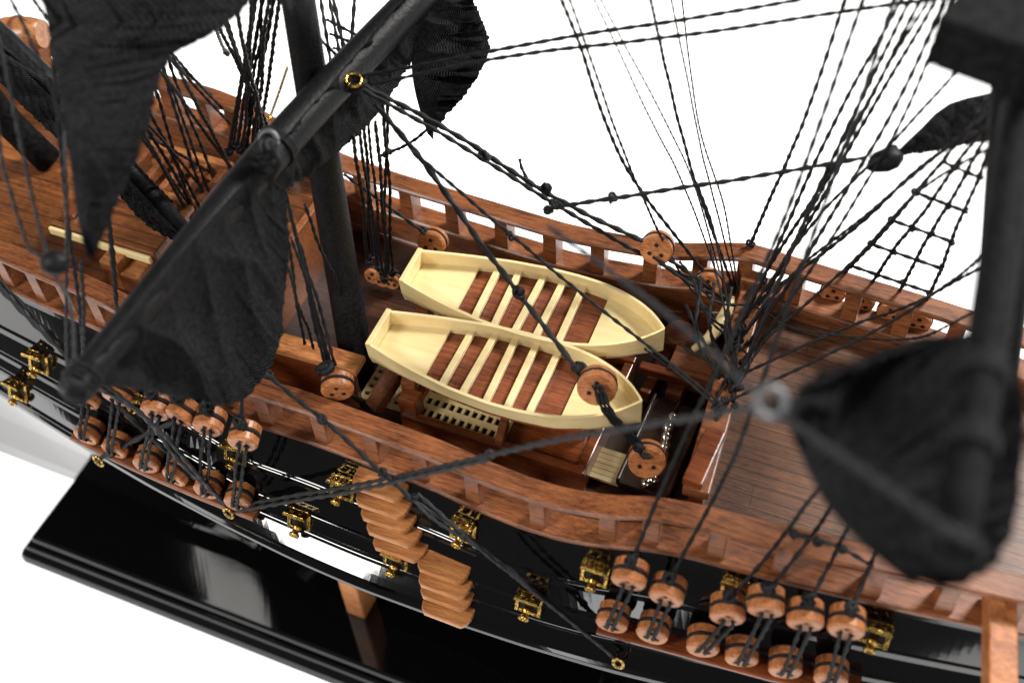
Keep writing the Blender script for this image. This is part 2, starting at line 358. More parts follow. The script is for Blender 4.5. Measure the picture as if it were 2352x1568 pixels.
def rectbox(name,x0,x1,y0,y1,z0,z1,mat,parent=ship,bev=.0006):
    return box(name,((x0+x1)/2,(y0+y1)/2,(z0+z1)/2),(abs(x1-x0),abs(y1-y0),z1-z0),mat,parent,bev=bev)
d0=P(125,505,.04); d1=P(345,598,.04); d2=P(130,385,.04)
dh=empty("deckhouse",(d0+d1)/2,ship)
yy=(d0.y+d1.y)/2
rectbox("roof",d0.x,d1.x,yy,d2.y,.038,.041,'qdeck',dh)
rectbox("wall",d0.x+.002,d1.x-.002,yy+.002,d2.y-.002,.0245,.0378,'red',dh)
rectbox("cream_trim",d0.x,d1.x-.001,yy-.002,yy-.0003,.0365,.040,'cream',dh)
rectbox("ridge_beam",d0.x+.004,d1.x-.004,d2.y-.008,d2.y-.004,.0412,.0452,'orange',dh)
rectbox("ridge_beam",d0.x+.004,d0.x+.008,yy+.004,d2.y-.009,.0412,.0440,'red',dh)
s0=P(330,360,.035); s1=P(470,440,.035)
sk=empty("skylight",(s0+s1)/2,ship)
cx,cy=(s0.x+s1.x)/2,(s0.y+s1.y)/2
for k in (-1,1):
    rectbox("frame_bar",cx-.02,cx+.02,cy+k*.012-.0018,cy+k*.012+.0018,.025,.036,'orange',sk)
for k in range(-2,3): rectbox("cross_bar",cx+k*.009-.0015,cx+k*.009+.0015,cy-.010,cy+.010,.031,.0355,'rail',sk)
stp=P(335,610,.03)
for i in range(3): rectbox("stair_step",stp.x-.012+i*.008,stp.x-.004+i*.008,stp.y-.010,stp.y+.010,.0245,.038-i*.004,'orange')
box("bulkhead",(xq+.002,(ncap(xq)[0]+fcap(xq)[0])/2,.015),(.003,fcap(xq)[0]-ncap(xq)[0]-.008,.034),'rail',ship)
pc=P(712,560,.012)
box("cabin_door",pc,(.009,.003,.014),'orange',ship)
tube("cream_fender",[P(1680,688,.03),P(1665,725,.032),P(1630,775,.030),P(1592,802,.026)],[.0018,.0024,.0024,.0012],'cream2',ship,n=14,step=.002)
bl=empty("barrel",P(45,78,.07),ship)
lathe("barrel_body",P(45,78,.07),(1,.2,.1),[(.0055,-.011),(.0068,-.005),(.007,0),(.0068,.005),(.0055,.011)],'orange',bl,smooth=True)
lathe("barrel_hoop",P(45,78,.07),(1,.2,.1),[(.0071,-.0012),(.0074,-.0008),(.0074,.0008),(.0071,.0012)],'rail',bl)
beam("stern_rail",P(-60,95,.062),P(125,150,.062),.006,.004,'rail',ship)
box("stern_post",P(20,135,.045),(.008,.006,.036),'rail',ship)
box("stern_post",P(108,170,.045),(.007,.006,.030),'rail',ship)
ca=P(2304,1338,.036); cb=P(2306,1660,.034)
beam("cathead",ca,cb,.0080,.009,'eye',ship,bev=.0006)
# ---------------------------------------------------------------- hull fittings
def gunport(px,py,sc=.82):
    p=onhull(px,py); e=empty("gunport",p,ship); p=p+Vector((0,-.0004,.0002))
    fr=[]
    w=.0098*sc;h=.0085*sc; t=.0017*sc
    up=Vector((0,.40,.92)).normalized(); outw=X.cross(up)
    if outw.y>0: outw=-outw
    for sx in(-1,1): fr.append(boxvf(p+X*(sx*w/2),X,outw,up,t,.0022,h+t))
    for sz in(-1,1): fr.append(boxvf(p+up*(sz*h/2),X,outw,up,w-t-.0001,.0020,t))
    v,f=merge(fr); mesh("port_frame",v,f,'brass',e,bev=.0002)
    box("port_opening",p-Y*.0001,(w-t-.0002,.0008,h-t-.0002),'hole',e,X,outw,up,bev=0)
    tl=rng.uniform(-.12,.12)
    ay=(outw*1.0+up*-.05+Vector((tl,0,rng.uniform(-.1,.1)))).normalized(); ax2=Vector((1,-tl*ay.y,0)); ax2=(ax2-ay*ax2.dot(ay)).normalized(); az=ax2.cross(ay)
    if az.z<0: az=-az
    ll=.0058*sc
    lc=p+up*(h/2+t*.6)+ay*(ll/2+.0004)
    lw=w+.001*sc
    parts=[boxvf(lc,ax2,ay,az,lw,ll,.0007)]
    for k in(-1,0,1): parts.append(boxvf(lc+ax2*(k*.0040*sc)+az*.0006,ax2,ay,az,.0013*sc,ll*1.04,.0009))
    for k in(-1,1): parts.append(boxvf(lc+ay*(k*.0024*sc)+az*.0007,ax2,ay,az,w,.0012*sc,.0009))
    for k in(-1,1):
        parts.append(lathevf(lc+ax2*(k*.0021*sc)+az*.0004,az,[(.0013*sc,0),(.0013*sc,.0007),(.0004,.0011)],8))
        parts.append(boxvf(lc+ax2*(k*.0025*sc)-ay*(ll*.55),ax2,ay,az,.0016*sc,.0016,.0018))
    v,f=merge(parts); mesh("port_lid",v,f,'brass',e,bev=.00012)
    s=sc*.9
    lathe("cannon",p-Z*.0006*s,Vector((rng.uniform(-.1,.1),-1,-.15)),[(.0019*s,-.001*s),(.0018*s,.003*s),(.0024*s,.0036*s),(.0024*s,.0045*s),(.0017*s,.005*s),(.0017*s,.0065*s),(.0026*s,.0072*s),(.0026*s,.0084*s),(.0014*s,.0086*s),(.0013*s,.008*s)],'brass',e,n=16,smooth=True)
for q in ((790,1120),(690,1190),(1068,1215),(915,1283),(1372,1312),(1216,1380),(1690,1352),(2010,1450),(95,832),(45,892),(545,1035),(320,932)): gunport(*q)
def step_slab(px,py,w=.0195,out=.0078):
    p=onhull(px,py); t=.0024
    p.x+=rng.uniform(-.0008,.0008); tl=rng.uniform(-.02,.02)
    o=[(-w/2,.004),(-w/2,-out*.5),(-w*.46,-out*.8),(-w*.38,-out),(w*.38,-out),(w*.46,-out*.8),(w/2,-out*.5),(w/2,.004)]
    k=len(o)
    vs=[p+X*a+Y*b_+Z*(b_*.02+a*tl) for a,b_ in o]+[p+X*a+Y*b_-Z*t+Z*(b_*.02+a*tl) for a,b_ in o]
    fs=[tuple(range(k))[::-1],tuple(range(k,2*k))]+[(i,(i+1)%k,k+(i+1)%k,k+i) for i in range(k)]
    mesh("hull_step",vs,fs,'step',ship,bev=.0004)
for q in ((880,1092),(893,1128),(903,1162),(914,1196),(924,1230)): step_slab(*q)
for q in ((1030,1278),(1034,1311),(1037,1344),(1040,1376)): step_slab(*q,w=.0185)
# ---------------------------------------------------------------- ropes
def rope(pts,r=.0006,mat='rope',parent=ship,knots=(),name="rope"):
    q=[p if isinstance(p,Vector) else P(*p) for p in pts]
    path=catmull(q,max(.0007,r*1.1))
    n=len(path)
    if n>60:
        s=np.linspace(0,1,n); env=np.sin(np.pi*s)
        for k in range(3): path[:,k]+=env*(np.sin(s*rng.uniform(4,9)+rng.uniform(0,6))*.0005+np.sin(s*rng.uniform(20,40)+rng.uniform(0,6))*.00007)
    v,f=tubevf(path,r,8,.30,r*9)
    o=mesh(name,v,f,mat,parent,smooth=True)
    for k in knots: knot(k if isinstance(k,Vector) else P(*k),r*2.1,o,mat)
    return o
def knot(c,r,parent,mat='rope'):
    parts=[]
    for i in range(3):
        ax=Vector(rng.normal(size=3)).normalized(); _,u,w=frame(ax); off=Vector(rng.normal(size=3))*r*.25
        pa=[c+off+u*(r*.75*math.cos(a))+w*(r*.75*math.sin(a)) for a in np.linspace(0,2*math.pi*.97,14)]
        parts.append(tubevf(np.array([tuple(p) for p in pa]),r*.42,6))
    v,f=merge(parts); mesh("knot",v,f,mat,parent,smooth=True)
def deadeye(c,axis=(.15,-1,.05),r=.0058,h=.0076,mat='eye',parent=ship,wrap=True):
    ax=Vector(axis).normalized()
    pr=[(r-.0006,-h/2),(r,-h/2+.0006),(r,-h*.12),(r*.9,-h*.08),(r*.9,h*.08),(r,h*.12),(r,h/2-.0006),(r-.0006,h/2)]
    e=lathe("deadeye",c,ax,pr,mat,parent,n=28)
    _,u,w=frame(ax)
    if wrap:
        pa=[c+u*(r*.96*math.cos(a))+w*(r*.96*math.sin(a)) for a in np.linspace(0,2*math.pi*.99,30)]
        v,f=tubevf(np.array([tuple(p) for p in pa]),.00058,7); mesh("strop",v,f,'rope',e,smooth=True)
    for k in range(3):
        a=math.pi/2+k*2*math.pi/3; d=u*(r*.42*math.cos(a))+w*(r*.42*math.sin(a))
        lathe("eye_hole",c+d,ax,[(.0008,-h/2-.0001),(.0008,h/2+.0001)],'hole',e,n=10)
    return e
def channel(pl,w=.0085):
    q=[onhull(*p)+Vector((0,-w*.38,0)) for p in pl]
    zz=sum(v.z for v in q)/len(q)
    for a in q: a.z=zz
    cc=catmull(q,.01)
    strip("channel",[tuple(v) for v in cc],w,.0022,'rail' if pl[0][0]<900 else 'red',ship)
    o=cc[np.argsort(cc[:,0])]
    return zz,(lambda x:float(np.interp(x,o[:,0],o[:,1])))
CH1=channel([(190,985),(330,1045),(470,1100),(600,1146)]); CH2=channel([(1385,1400),(1580,1455),(1780,1510),(1985,1555)])
def pair(u_,l_,ch,top=None,r=.0052,mu='eye'):
    cl=P(*l_,ch[0]+r+.0004)
    y=ch[1](cl.x)
    cl=Vector((cl.x,y,ch[0]+r+.0003))
    cu=PY(*u_,y+.0015)
    ax=Vector((rng.uniform(-.1,.3),-1,rng.uniform(-.25,-.05)))
    deadeye(cu,ax,r,mat=mu); deadeye(cl,ax+Vector((0,0,.1)),r*.97)
    axn=ax.normalized(); s=Vector((1,0,0))
    for k in(-1,1):
        rope([cu+axn*.0040+s*(k*.0014)+Z*.0005,cu+axn*.0048+s*(k*.0014)-Z*.0022,cl+axn*.0050+s*(k*.0010)+Z*.003,cl+axn*.0038+s*(k*.0012)],.0006,name="lanyard")
    kc=cu+Z*(r*1.15)
    for i in range(2): knot(kc+Z*(i*.0018),.0018,ship)
    if top: rope([cu+Z*r]+list(top),.0006)
    return cu,cl
pair((205,905),(212,980),CH1,[(196,800,.06),(185,600,.11)])
pair((275,897),(288,995),CH1,[(262,700,.08),(250,480,.12)])
pair((362,930),(356,1032),CH1,[(300,700,.1)])
pair((422,942),(424,1062),CH1,[(380,780,.09)])
pair((483,965),(495,1090),CH1,[(450,800,.08)])
pair((562,998),(562,1120),CH1,[(556,900,.05)])
P2=[((1448,1315),(1405,1425),[(1560,1030,.07),(1650,830,.10),(1830,430,.13),(1990,-20,.17)]),
((1535,1352),(1495,1458),[(1650,1120,.06),(1720,960,.10),(1850,600,.13),(2060,-20,.17)]),
((1672,1395),(1608,1490),[(1800,1230,.05),(1930,1060,.10),(2100,800,.15)]),
((1760,1378),(1700,1506),[(1870,1220,.05),(1980,1060,.10),(2150,800,.15)]),
((1850,1408),(1802,1526),[(1920,1270,.045),(2010,1100,.10),(2200,800,.15)]),
((1945,1425),(1908,1548),[(2000,1290,.045),(2060,1120,.10),(2250,800,.15)])]
for a,b_,t in P2: pair(a,b_,CH2,t,r=.0054)
rope([(1815,1222,.052),(1880,1240,.052),(1940,1262,.05),(2005,1300,.045)],.0006,knots=[(1820,1224,.052),(1875,1240,.052),(1938,1262,.05)])
def block(px,py,z,r=.006,ax=(.1,-1,.3)): return deadeye(P(px,py,z),ax,r,h=.006)
block(995,556,.030,.0055); block(1510,568,.05,.0058); block(1628,648,.035,.0048); block(775,884,.034,.0056,(.5,-1,-.1))
block(1372,884,.048,.0064,(.25,-1,.35)); block(1486,1053,.024,.0062,(.3,-1,.45))
rope([(815,186,.122),(1000,285,.10),(1240,435,.075),(1505,568,.05)],.0008,knots=[(1252,432,.075),(1110,355,.09)])
rope([(822,200,.121),(1000,300,.10),(1245,450,.075),(1490,590,.045),(1680,690,.03)],.0007,knots=[(1270,465,.073)])
rope([(1515,580,.05),(1600,640,.04),(1665,690,.03)],.0007)
rope([(1500,590,.05),(1590,655,.04),(1640,675,.034)],.0006)
rope([(1194,366,.075),(1198,385,.075),(1215,415,.075),(1245,435,.075)],.0005)
rope([(862,240,.118),(1000,410,.09),(1185,665,.062),(1330,855,.05)],.0009,knots=[(1190,672,.062),(1330,845,.05)])
for d in (-9,0,9): rope([(1372+d,884,.0525),(1400+d,950,.044),(1465+d,1020,.03),(1486+d*.6,1053,.0285)],.0006,name="lanyard")
knot(P(1465,1030,.03),.0018,ship)
rope([(945,345,.11),(1100,480,.085),(1300,640,.06),(1500,800,.04),(1660,930,.036)],.00055,knots=[(1170,540,.077)])
rope([(1255,480,.078),(1405,456,.09),(1700,410,.102),(1990,362,.115)],.0007,knots=[(1258,482,.078),(1280,470,.08),(1405,456,.09)])
lathe("block",P(2035,368,.116),(1,.3,.4),[(.001,-.005),(.0030,-.003),(.0036,0),(.0030,.003),(.001,.005)],'spar',ship,smooth=True); knot(P(2010,375,.116),.0024,ship); knot(P(2050,352,.116),.0022,ship)
rope([(790,400,.06),(900,480,.045),(990,545,.033)],.0006,knots=[(975,530,.035)])
rope([(870,360,.06),(940,330,.08),(985,295,.09)],.0005,knots=[(885,355,.063),(895,350,.065)])
rope([(830,175,.124),(1110,125,.13),(1400,72,.14),(1900,-12,.16)],.0006)
rope([(850,195,.124),(1120,140,.13),(1400,100,.14),(1800,45,.15),(2300,-20,.17)],.0006)
for pts,r in [([(1285,-10,.16),(1330,100,.14),(1460,420,.08),(1645,660,.03)],.00055),
 ([(1360,-10,.16),(1480,240,.12),(1560,400,.08),(1650,640,.03)],.0003),
 ([(1375,-10,.16),(1500,230,.12),(1600,440,.08),(1660,650,.03)],.0003),
 ([(1492,-10,.16),(1530,160,.12),(1600,420,.075),(1685,665,.03)],.0005),
 ([(1540,-10,.14),(1600,300,.1),(1640,450,.07),(1690,660,.03)],.0003),
 ([(1565,-10,.13),(1610,300,.1),(1660,480,.07),(1700,690,.03)],.0003),
 ([(1305,-10,.16),(1455,400,.09),(1570,640,.036),(1690,780,.034)],.0004),
 ([(1945,-10,.16),(1850,260,.12),(1725,560,.044)],.0006),
 ([(2075,-10,.17),(1930,260,.12),(1712,725,.034)],.0006),
 ([(2095,-10,.17),(1920,350,.11),(1685,890,.034)],.0006),
 ([(2120,-10,.17),(1960,300,.12),(1750,640,.040)],.0006),
 ([(2150,0,.17),(2000,260,.12),(1765,665,.04)],.0006),
 ([(2175,-10,.17),(2000,350,.12),(1720,790,.034)],.0006),
 ([(2190,-10,.17),(2030,360,.12),(1700,850,.034)],.0005),
 ([(2290,60,.17),(2050,330,.12),(1860,520,.08),(1700,745,.034)],.0005),
 ([(2290,280,.15),(2120,380,.11),(1950,530,.08),(1745,690,.035)],.0006),
 ([(2290,330,.15),(2110,440,.11),(1970,590,.07),(1700,830,.034)],.0005),
 ([(2280,600,.1),(2110,690,.07),(1960,745,.05),(1680,870,.034)],.0005),
 ([(2280,560,.12),(2190,640,.09),(2000,770,.06),(1640,935,.034)],.0005),
 ([(1640,930,.034),(1670,870,.036),(1690,930,.034)],.0005),
 ([(1560,790,.036),(1640,840,.034),(1680,890,.034)],.0005),
 ([(1480,800,.04),(1560,860,.035),(1650,935,.034)],.0005),
 ([(1700,760,.036),(1690,820,.045),(1690,870,.034)],.0005),
 ([(1720,690,.034),(1760,720,.045),(1840,760,.05),(2080,780,.06),(2270,700,.1)],.0004),
 ([(1630,560,.06),(1660,700,.05),(1700,870,.035)],.0004),
 ([(1600,420,.08),(1650,560,.06),(1685,800,.035)],.0004),
 ([(1600,690,.04),(1640,740,.04),(1720,830,.04),(1685,900,.034)],.0004),
 ([(1590,640,.05),(1625,720,.045),(1690,770,.036)],.0005),
 ([(1560,600,.05),(1640,690,.04),(1720,700,.036)],.0005),
 ([(1790,640,.05),(1740,720,.045),(1700,780,.036)],.0005),
 ([(1800,700,.05),(1750,790,.04),(1690,880,.035)],.0005),
 ([(1770,650,.042),(1820,560,.07),(1990,240,.13),(2140,-10,.17)],.0005),
 ([(1700,780,.035),(1830,620,.06),(2000,480,.1),(2290,250,.15)],.0005),
 ([(1575,700,.04),(1620,790,.04),(1700,890,.036)],.0006),
 ([(1610,640,.045),(1600,720,.05),(1610,800,.04),(1650,860,.035)],.0006),
 ([(1640,650,.045),(1632,730,.05),(1640,790,.04),(1690,850,.035)],.0006),
 ([(1680,660,.04),(1668,740,.045),(1672,800,.04),(1690,850,.035)],.0006),
 ]:
    rope(pts,r,knots=[pts[-1]] if r>.00045 and pts[-1][2]<.1 else ())
for q in [(1710,725),(1722,700),(1700,760),(1694,800),(1690,850),(1684,890),(1668,920),(1655,940),(1730,665),(1704,745),(1697,780),(1688,870)]: knot(P(*q,.0355),rng.uniform(.0012,.0019),ship)
def bundle(lst,r=.0005,z0=.12,z1=.03,ext=False,kn=False,**k):
    for a,b_,c,d in lst:
        if ext:
            t=(d+15)/(d-b_+1e-6); zt=z1+(z0-z1)*t; a2=c+(a-c)*t; zt=min(zt,.19)
            rope([(a2,-15,zt),(c,d,z1)],r*rng.uniform(.85,1.15),**k)
        else: rope([(a,b_,z0),(c,d,z1)],r*rng.uniform(.85,1.15),**k)
        if kn: knot(P(c,d,z1),r*2.6,ship)
bundle([(590,-10,535,335),(605,-10,545,335),(620,-10,552,345),(575,60,560,345),(640,20,600,290),(612,60,580,340),(560,90,610,330),(490,30,600,270),(525,70,625,320),(450,-10,520,120),(505,-10,605,310),(630,-10,565,340),(600,-10,590,345),(585,0,525,350),(540,-10,590,330)],r=.0006,z0=.13,z1=.05,kn=True,ext=True)
bundle([(735,-10,775,240),(755,-10,800,230),(770,20,815,225),(815,-10,800,200),(745,100,835,185)],z0=.12,z1=.1,r=.0006,ext=True)
for t in (.35,.6,.85): rope([P(740+30*t,0+130*t,.118),P(830+5*t,60+80*t,.118)],.0005)
bundle([(825,290,868,615),(845,270,878,625),(862,280,893,620),(880,240,903,625),(812,310,845,600),(890,230,885,640),(835,280,856,590)],z0=.10,z1=.012,r=.00055,kn=True)
for px,py in ((858,632),(880,640),(902,645)): deadeye(P(px,py,.006),(.1,-1,.2),.0036,.003)
bundle([(655,440,745,830),(662,470,752,835),(668,545,765,845),(655,520,700,790),(660,610,720,800),(690,560,760,840),(700,470,785,690),(648,420,770,840)],z0=.09,z1=.034,r=.0005)
knot(P(750,845,.04),.003,ship)
rope([(800,900,.03),(830,925,.02),(862,955,.012)],.0008)
bundle([(385,195,475,480),(395,210,490,470),(405,180,500,440),(370,260,450,500),(335,330,450,490),(350,350,440,500),(300,370,430,500),(410,140,560,300),(385,125,540,270),(470,300,560,420),(500,330,545,420),(330,310,490,400),(370,320,470,440),(360,280,470,500),(345,300,460,505),(400,150,575,330)],z0=.08,z1=.028,r=.0006,ext=True,kn=True)
rope([(-20,30,.17),(30,230,.16),(110,590,.13),(160,700,.12),(172,860,.12)],.0005,'ropegrey'); rope([(-10,260,.15),(15,400,.14),(60,560,.13),(120,600,.13)],.0005,'ropegrey')
rope([(110,-10,.17),(130,240,.15),(160,520,.11),(190,780,.06),(192,960,.0)],.0006); rope([(20,-10,.17),(110,180,.16),(150,300,.15)],.0005); rope([(70,-10,.16),(140,90,.16)],.0005)
rope([(140,-10,.15),(150,350,.14),(150,560,.11),(152,790,.08),(160,900,.07)],.0005,'ropegrey'); rope([(225,330,.12),(250,500,.09),(268,690,.05)],.0006)
lathe("block",P(125,603,.14),(1,.2,.2),[(.001,-.004),(.003,-.002),(.0034,0),(.003,.002),(.001,.004)],'spar',ship,smooth=True)
e1,e2,e3=P(525,1178,-.018),P(226,1058,-.018),P(1420,1522,-.018)
for a,b_ in (((-20,625,.055),(150,805,.03)),((-20,640,.055),(152,818,.03))): rope([a,b_,(330,985,.0),(525,1168,-.018)],.0008,'ropegrey')
rope([(215,880,.07),(330,960,.04),(430,1070,.01),(530,1168,-.018)],.0008,'ropegrey')
rope([(225,870,.07),(345,965,.04),(440,1078,.01),(530,1168,-.018)],.0007,'ropegrey')
rope([(226,1055,-.018),(330,1000,.0),(450,940,.02),(520,915,.05)],.0010,'ropegrey',knots=[(455,938,.02)])
rope([(530,1165,-.018),(820,1110,.02),(1120,1045,.07),(1450,985,.12),(1765,930,.165)],.0007,'ropegrey',knots=[(1122,1046,.07)])
rope([(534,1176,-.018),(820,1124,.02),(1125,1054,.07)],.0007,'ropegrey')
rope([(600,848,.07),(740,965,.05),(880,1085,.035),(945,1145,.03)],.0007,knots=[(612,858,.068),(740,962,.05),(880,1083,.035),(950,1140,.03)])
rope([(945,1145,.03),(1180,1310,.005),(1420,1518,-.018)],.0006,'ropegrey',knots=[(1060,1228,.018)]); rope([(959,1133,.03),(1195,1335,.005),(1416,1512,-.018)],.0006,'ropegrey')
rope([(950,1148,.03),(1000,1195,.025),(1120,1270,.01)],.0005,'ropegrey',knots=[(1122,1268,.01)])
for e in (e1,e2,e3):
    pa=[e+X*(.0018*math.cos(a))+Z*(.0030*math.sin(a)) for a in np.linspace(0,2*math.pi*.99,20)]
    v,f=tubevf(np.array([tuple(p) for p in pa]),.0006,7); mesh("eye_bolt",v,f,'brass',ship,smooth=True)
rope([(1260,520,.15),(1500,700,.16),(1700,860,.175),(1772,925,.18),(2000,1090,.19),(2225,1245,.2)],.0006,'ropegrey')
def ratl():
    e=empty("ratline_ladder",P(2080,560,.07),ship)
    top=[P(2165+28*i,372+12*i,.12) for i in range(4)]; bot=[P(1918+66*i,652+22*i,.032) for i in range(4)]
    for a,b_ in zip(top,bot): rope([a,b_],.0006,parent=e,name="shroud"); deadeye(b_-Z*.004,(.1,-1,.1),.0045,.004,parent=ship)
    for i,a in enumerate(top): rope([a,P(2330,150+20*i,.165)],.0006,parent=e,name="shroud")
    for t in (0,.21,.42,.62,.82):
        q=[a+(b_-a)*t for a,b_ in zip(top,bot)]
        rope([q[0]*1.12-q[1]*.12]+q+[q[3]*1.12-q[2]*.12],.00055,parent=e,name="ratline")
        for p in q: knot(p,.0010,e)
ratl()
# ---------------------------------------------------------------- masts, yards
mast=tube("main_mast",[P(825,862,.001),P(768,520,.06),P(680,-30,.15)],[.0062,.0058,.0052],'spar',ship,n=24)
fore=tube("fore_mast",[P(2240,1180,.018),P(2300,700,.10),P(2335,250,.165),P(2345,0,.19)],[.0065,.0066,.0066,.006],'matte',ship,n=24)
yard=tube("main_yard",[P(1010,-60,.125),P(640,332,.12),P(160,905,.118)],[.0058,.0060,.0040],'spar',ship,n=24)
fy=[P(2345,250,.185),P(2265,800,.185),P(2185,1290,.185)]
tube("fore_yard",fy,[.0042,.0040,.0032],'matte',ship,n=20)
top=empty("fighting_top",P(2290,80,.2),ship)
tc_=P(2328,35,.205)
ta=Vector((math.cos(-.25),math.sin(-.25),0)); tb=Z.cross(ta)
box("top_platform",tc_,(.024,.022,.003),'matte',top,ta,tb,Z)
for sx in(-1,1): box("top_wall",tc_+ta*(sx*.011)-Z*.0062,(.002,.022,.009),'matte',top,ta,tb,Z)
for sy in(-1,1): box("top_wall",tc_+tb*(sy*.010)-Z*.0062,(.0198,.002,.009),'matte',top,ta,tb,Z)
tube("mizzen_boom",[P(-80,20,.11),P(130,215,.09),P(420,535,.045)],[.0055,.005,.004],'spar',ship,n=20)
tube("mizzen_mast",[P(115,372,.025),P(0,260,.05),P(-80,150,.08)],[.006,.006,.006],'matte',ship,n=20)
def ring(c,ax,R,r,mat,name="ring",parent=ship):
    _,u,w=frame(ax); pa=[c+u*(R*math.cos(a))+w*(R*math.sin(a)) for a in np.linspace(0,2*math.pi*.99,28)]
    v,f=tubevf(np.array([tuple(p) for p in pa]),r,8); return mesh(name,v,f,mat,parent,smooth=True)
ring(P(617,322,.130),(0.2,-.8,.5),.0026,.0008,'greymetal'); ring(P(812,184,.124),(.3,-.2,1),.0024,.0006,'brass'); ring(P(1770,925,.182),FW,.0026,.0009,'greymetal')
for px,py in ((617,345),(630,360),(608,352)): knot(P(px,py,.130),.0026,ship)
knot(P(172,880,.12),.0035,ship); knot(P(820,192,.122),.0025,ship); knot(P(1790,935,.18),.0022,ship)
ya,yb=P(640,332,.12),P(160,905,.118); yd=(yb-ya).normalized()
for t in (.0,.01,.02,.93,.945,.96): ring(ya+(yb-ya)*t,yd,.0064 if t<.5 else .0046,.0005,'rope',name="lashing")
fd=(fy[2]-fy[1]).normalized()
for t in (.1,.13,.16,.45,.48,.51,.92,.95): ring(fy[1]+(fy[2]-fy[1])*t,fd,.0042,.0006,'rope',name="lashing")
tube("brass_wire",[P(660,155,.13),P(640,215,.12),P(618,275,.125)],.0005,'brass',ship,n=8,step=.003)
# ---------------------------------------------------------------- sails
def sail(A,B,fold=.003,nf=5,seed=0,nu=110,nv=64,name="sail",crumple=.0006):
    A=catmull([P(*p) for p in A],.004); B=catmull([P(*p) for p in B],.004)
    def rs(C,n):
        s=np.concatenate([[0],np.cumsum(np.linalg.norm(np.diff(C,axis=0),axis=1))]); s/=s[-1]; t=np.linspace(0,1,n)
        return np.stack([np.interp(t,s,C[:,k]) for k in range(3)],1)
    A=rs(A,nu);B=rs(B,nu); r=np.random.RandomState(seed); ph=r.uniform(0,6,6)
    B=B+r.normal(size=B.shape)*.00025
    u=np.linspace(0,1,nu)[:,None]; v=np.linspace(0,1,nv)[None,:]
    Pn=A[:,None,:]*(1-v[...,None])+B[:,None,:]*v[...,None]
    env=np.sin(np.pi*np.clip(v,0,1))**.6
    def ridge(t): return 1-2*np.abs(np.sin(t))**.6
    d=(ridge(np.pi*nf*(u+.12*v)+ph[0]+.3*np.sin(2*np.pi*v+ph[1]))*.65+ridge(np.pi*nf*2.3*(u-.15*v)+ph[2])*.3+np.sin(3*v+2*u+ph[4])*.35)*fold*env
    for i in range(6):
        a,b_=r.uniform(6,26,2); d=d+np.sin(a*u+b_*v*.4+r.uniform(0,6))*crumple*.35*env
    nrm=np.cross(np.gradient(Pn,axis=0),np.gradient(Pn,axis=1)); nrm/=np.linalg.norm(nrm,axis=2)[...,None]+1e-12
    Pn=Pn+nrm*d[...,None]
    L1=np.linalg.norm(A[-1]-A[0])+.02; L2=np.linalg.norm(B[nu//2]-A[nu//2])+.01
    vs=[Vector(p) for p in Pn.reshape(-1,3)]; uv=[(i/nu*L1,j/nv*L2) for i in range(nu) for j in range(nv)]
    fs=[(i*nv+j,i*nv+j+1,(i+1)*nv+j+1,(i+1)*nv+j) for i in range(nu-1) for j in range(nv-1)]
    return mesh(name,vs,fs,'cloth',ship,smooth=True,uv=uv)
sail([(622,348,.127),(408,592,.126),(185,868,.123)],[(650,400,.112),(664,540,.10),(652,700,.085),(640,800,.078),(555,922,.07),(430,915,.082),(310,893,.10),(205,880,.112)],fold=.0032,nf=3,seed=1)
sail([(978,-60,.133),(790,158,.129),(636,338,.127)],[(1010,-45,.11),(985,40,.108),(945,140,.10),(865,265,.098),(770,355,.098),(700,410,.10),(650,440,.105)],fold=.0035,nf=4,seed=5,crumple=.0010)
sail([(970,-40,.12),(958,60,.112),(945,140,.10),(955,220,.092),(982,308,.085)],[(1070,-40,.12),(1108,50,.115),(1126,110,.11),(1085,195,.10),(990,305,.085)],fold=.004,nf=2.5,seed=8,crumple=.0010)
sail([(85,-50,.18),(115,80,.175),(150,300,.165),(178,500,.15),(202,600,.14)],[(640,-50,.18),(500,72,.175),(395,128,.17),(365,200,.168),(335,310,.16),(290,420,.15),(212,600,.14)],fold=.003,nf=1.5,seed=2)
sail([(-80,40,.112),(130,235,.093),(420,545,.047)],[(-80,105,.105),(20,212,.095),(110,300,.085),(200,378,.072),(290,466,.057),(340,520,.05),(405,552,.044)],fold=.0022,nf=8,seed=3,crumple=.001)
sail([(1795,950,.175),(1835,1035,.165),(1890,1150,.16),(1985,1255,.155),(2090,1340,.155)],[(1800,922,.18),(1900,870,.178),(2060,810,.178),(2220,765,.178),(2340,850,.18),(2345,1100,.175),(2290,1290,.165),(2150,1350,.157)],fold=.007,nf=1.8,seed=6)
sail([(2055,352,.115),(2120,290,.12),(2180,238,.125),(2310,205,.13)],[(2060,356,.115),(2140,350,.115),(2260,325,.12),(2350,325,.125)],fold=.002,nf=3,seed=7)
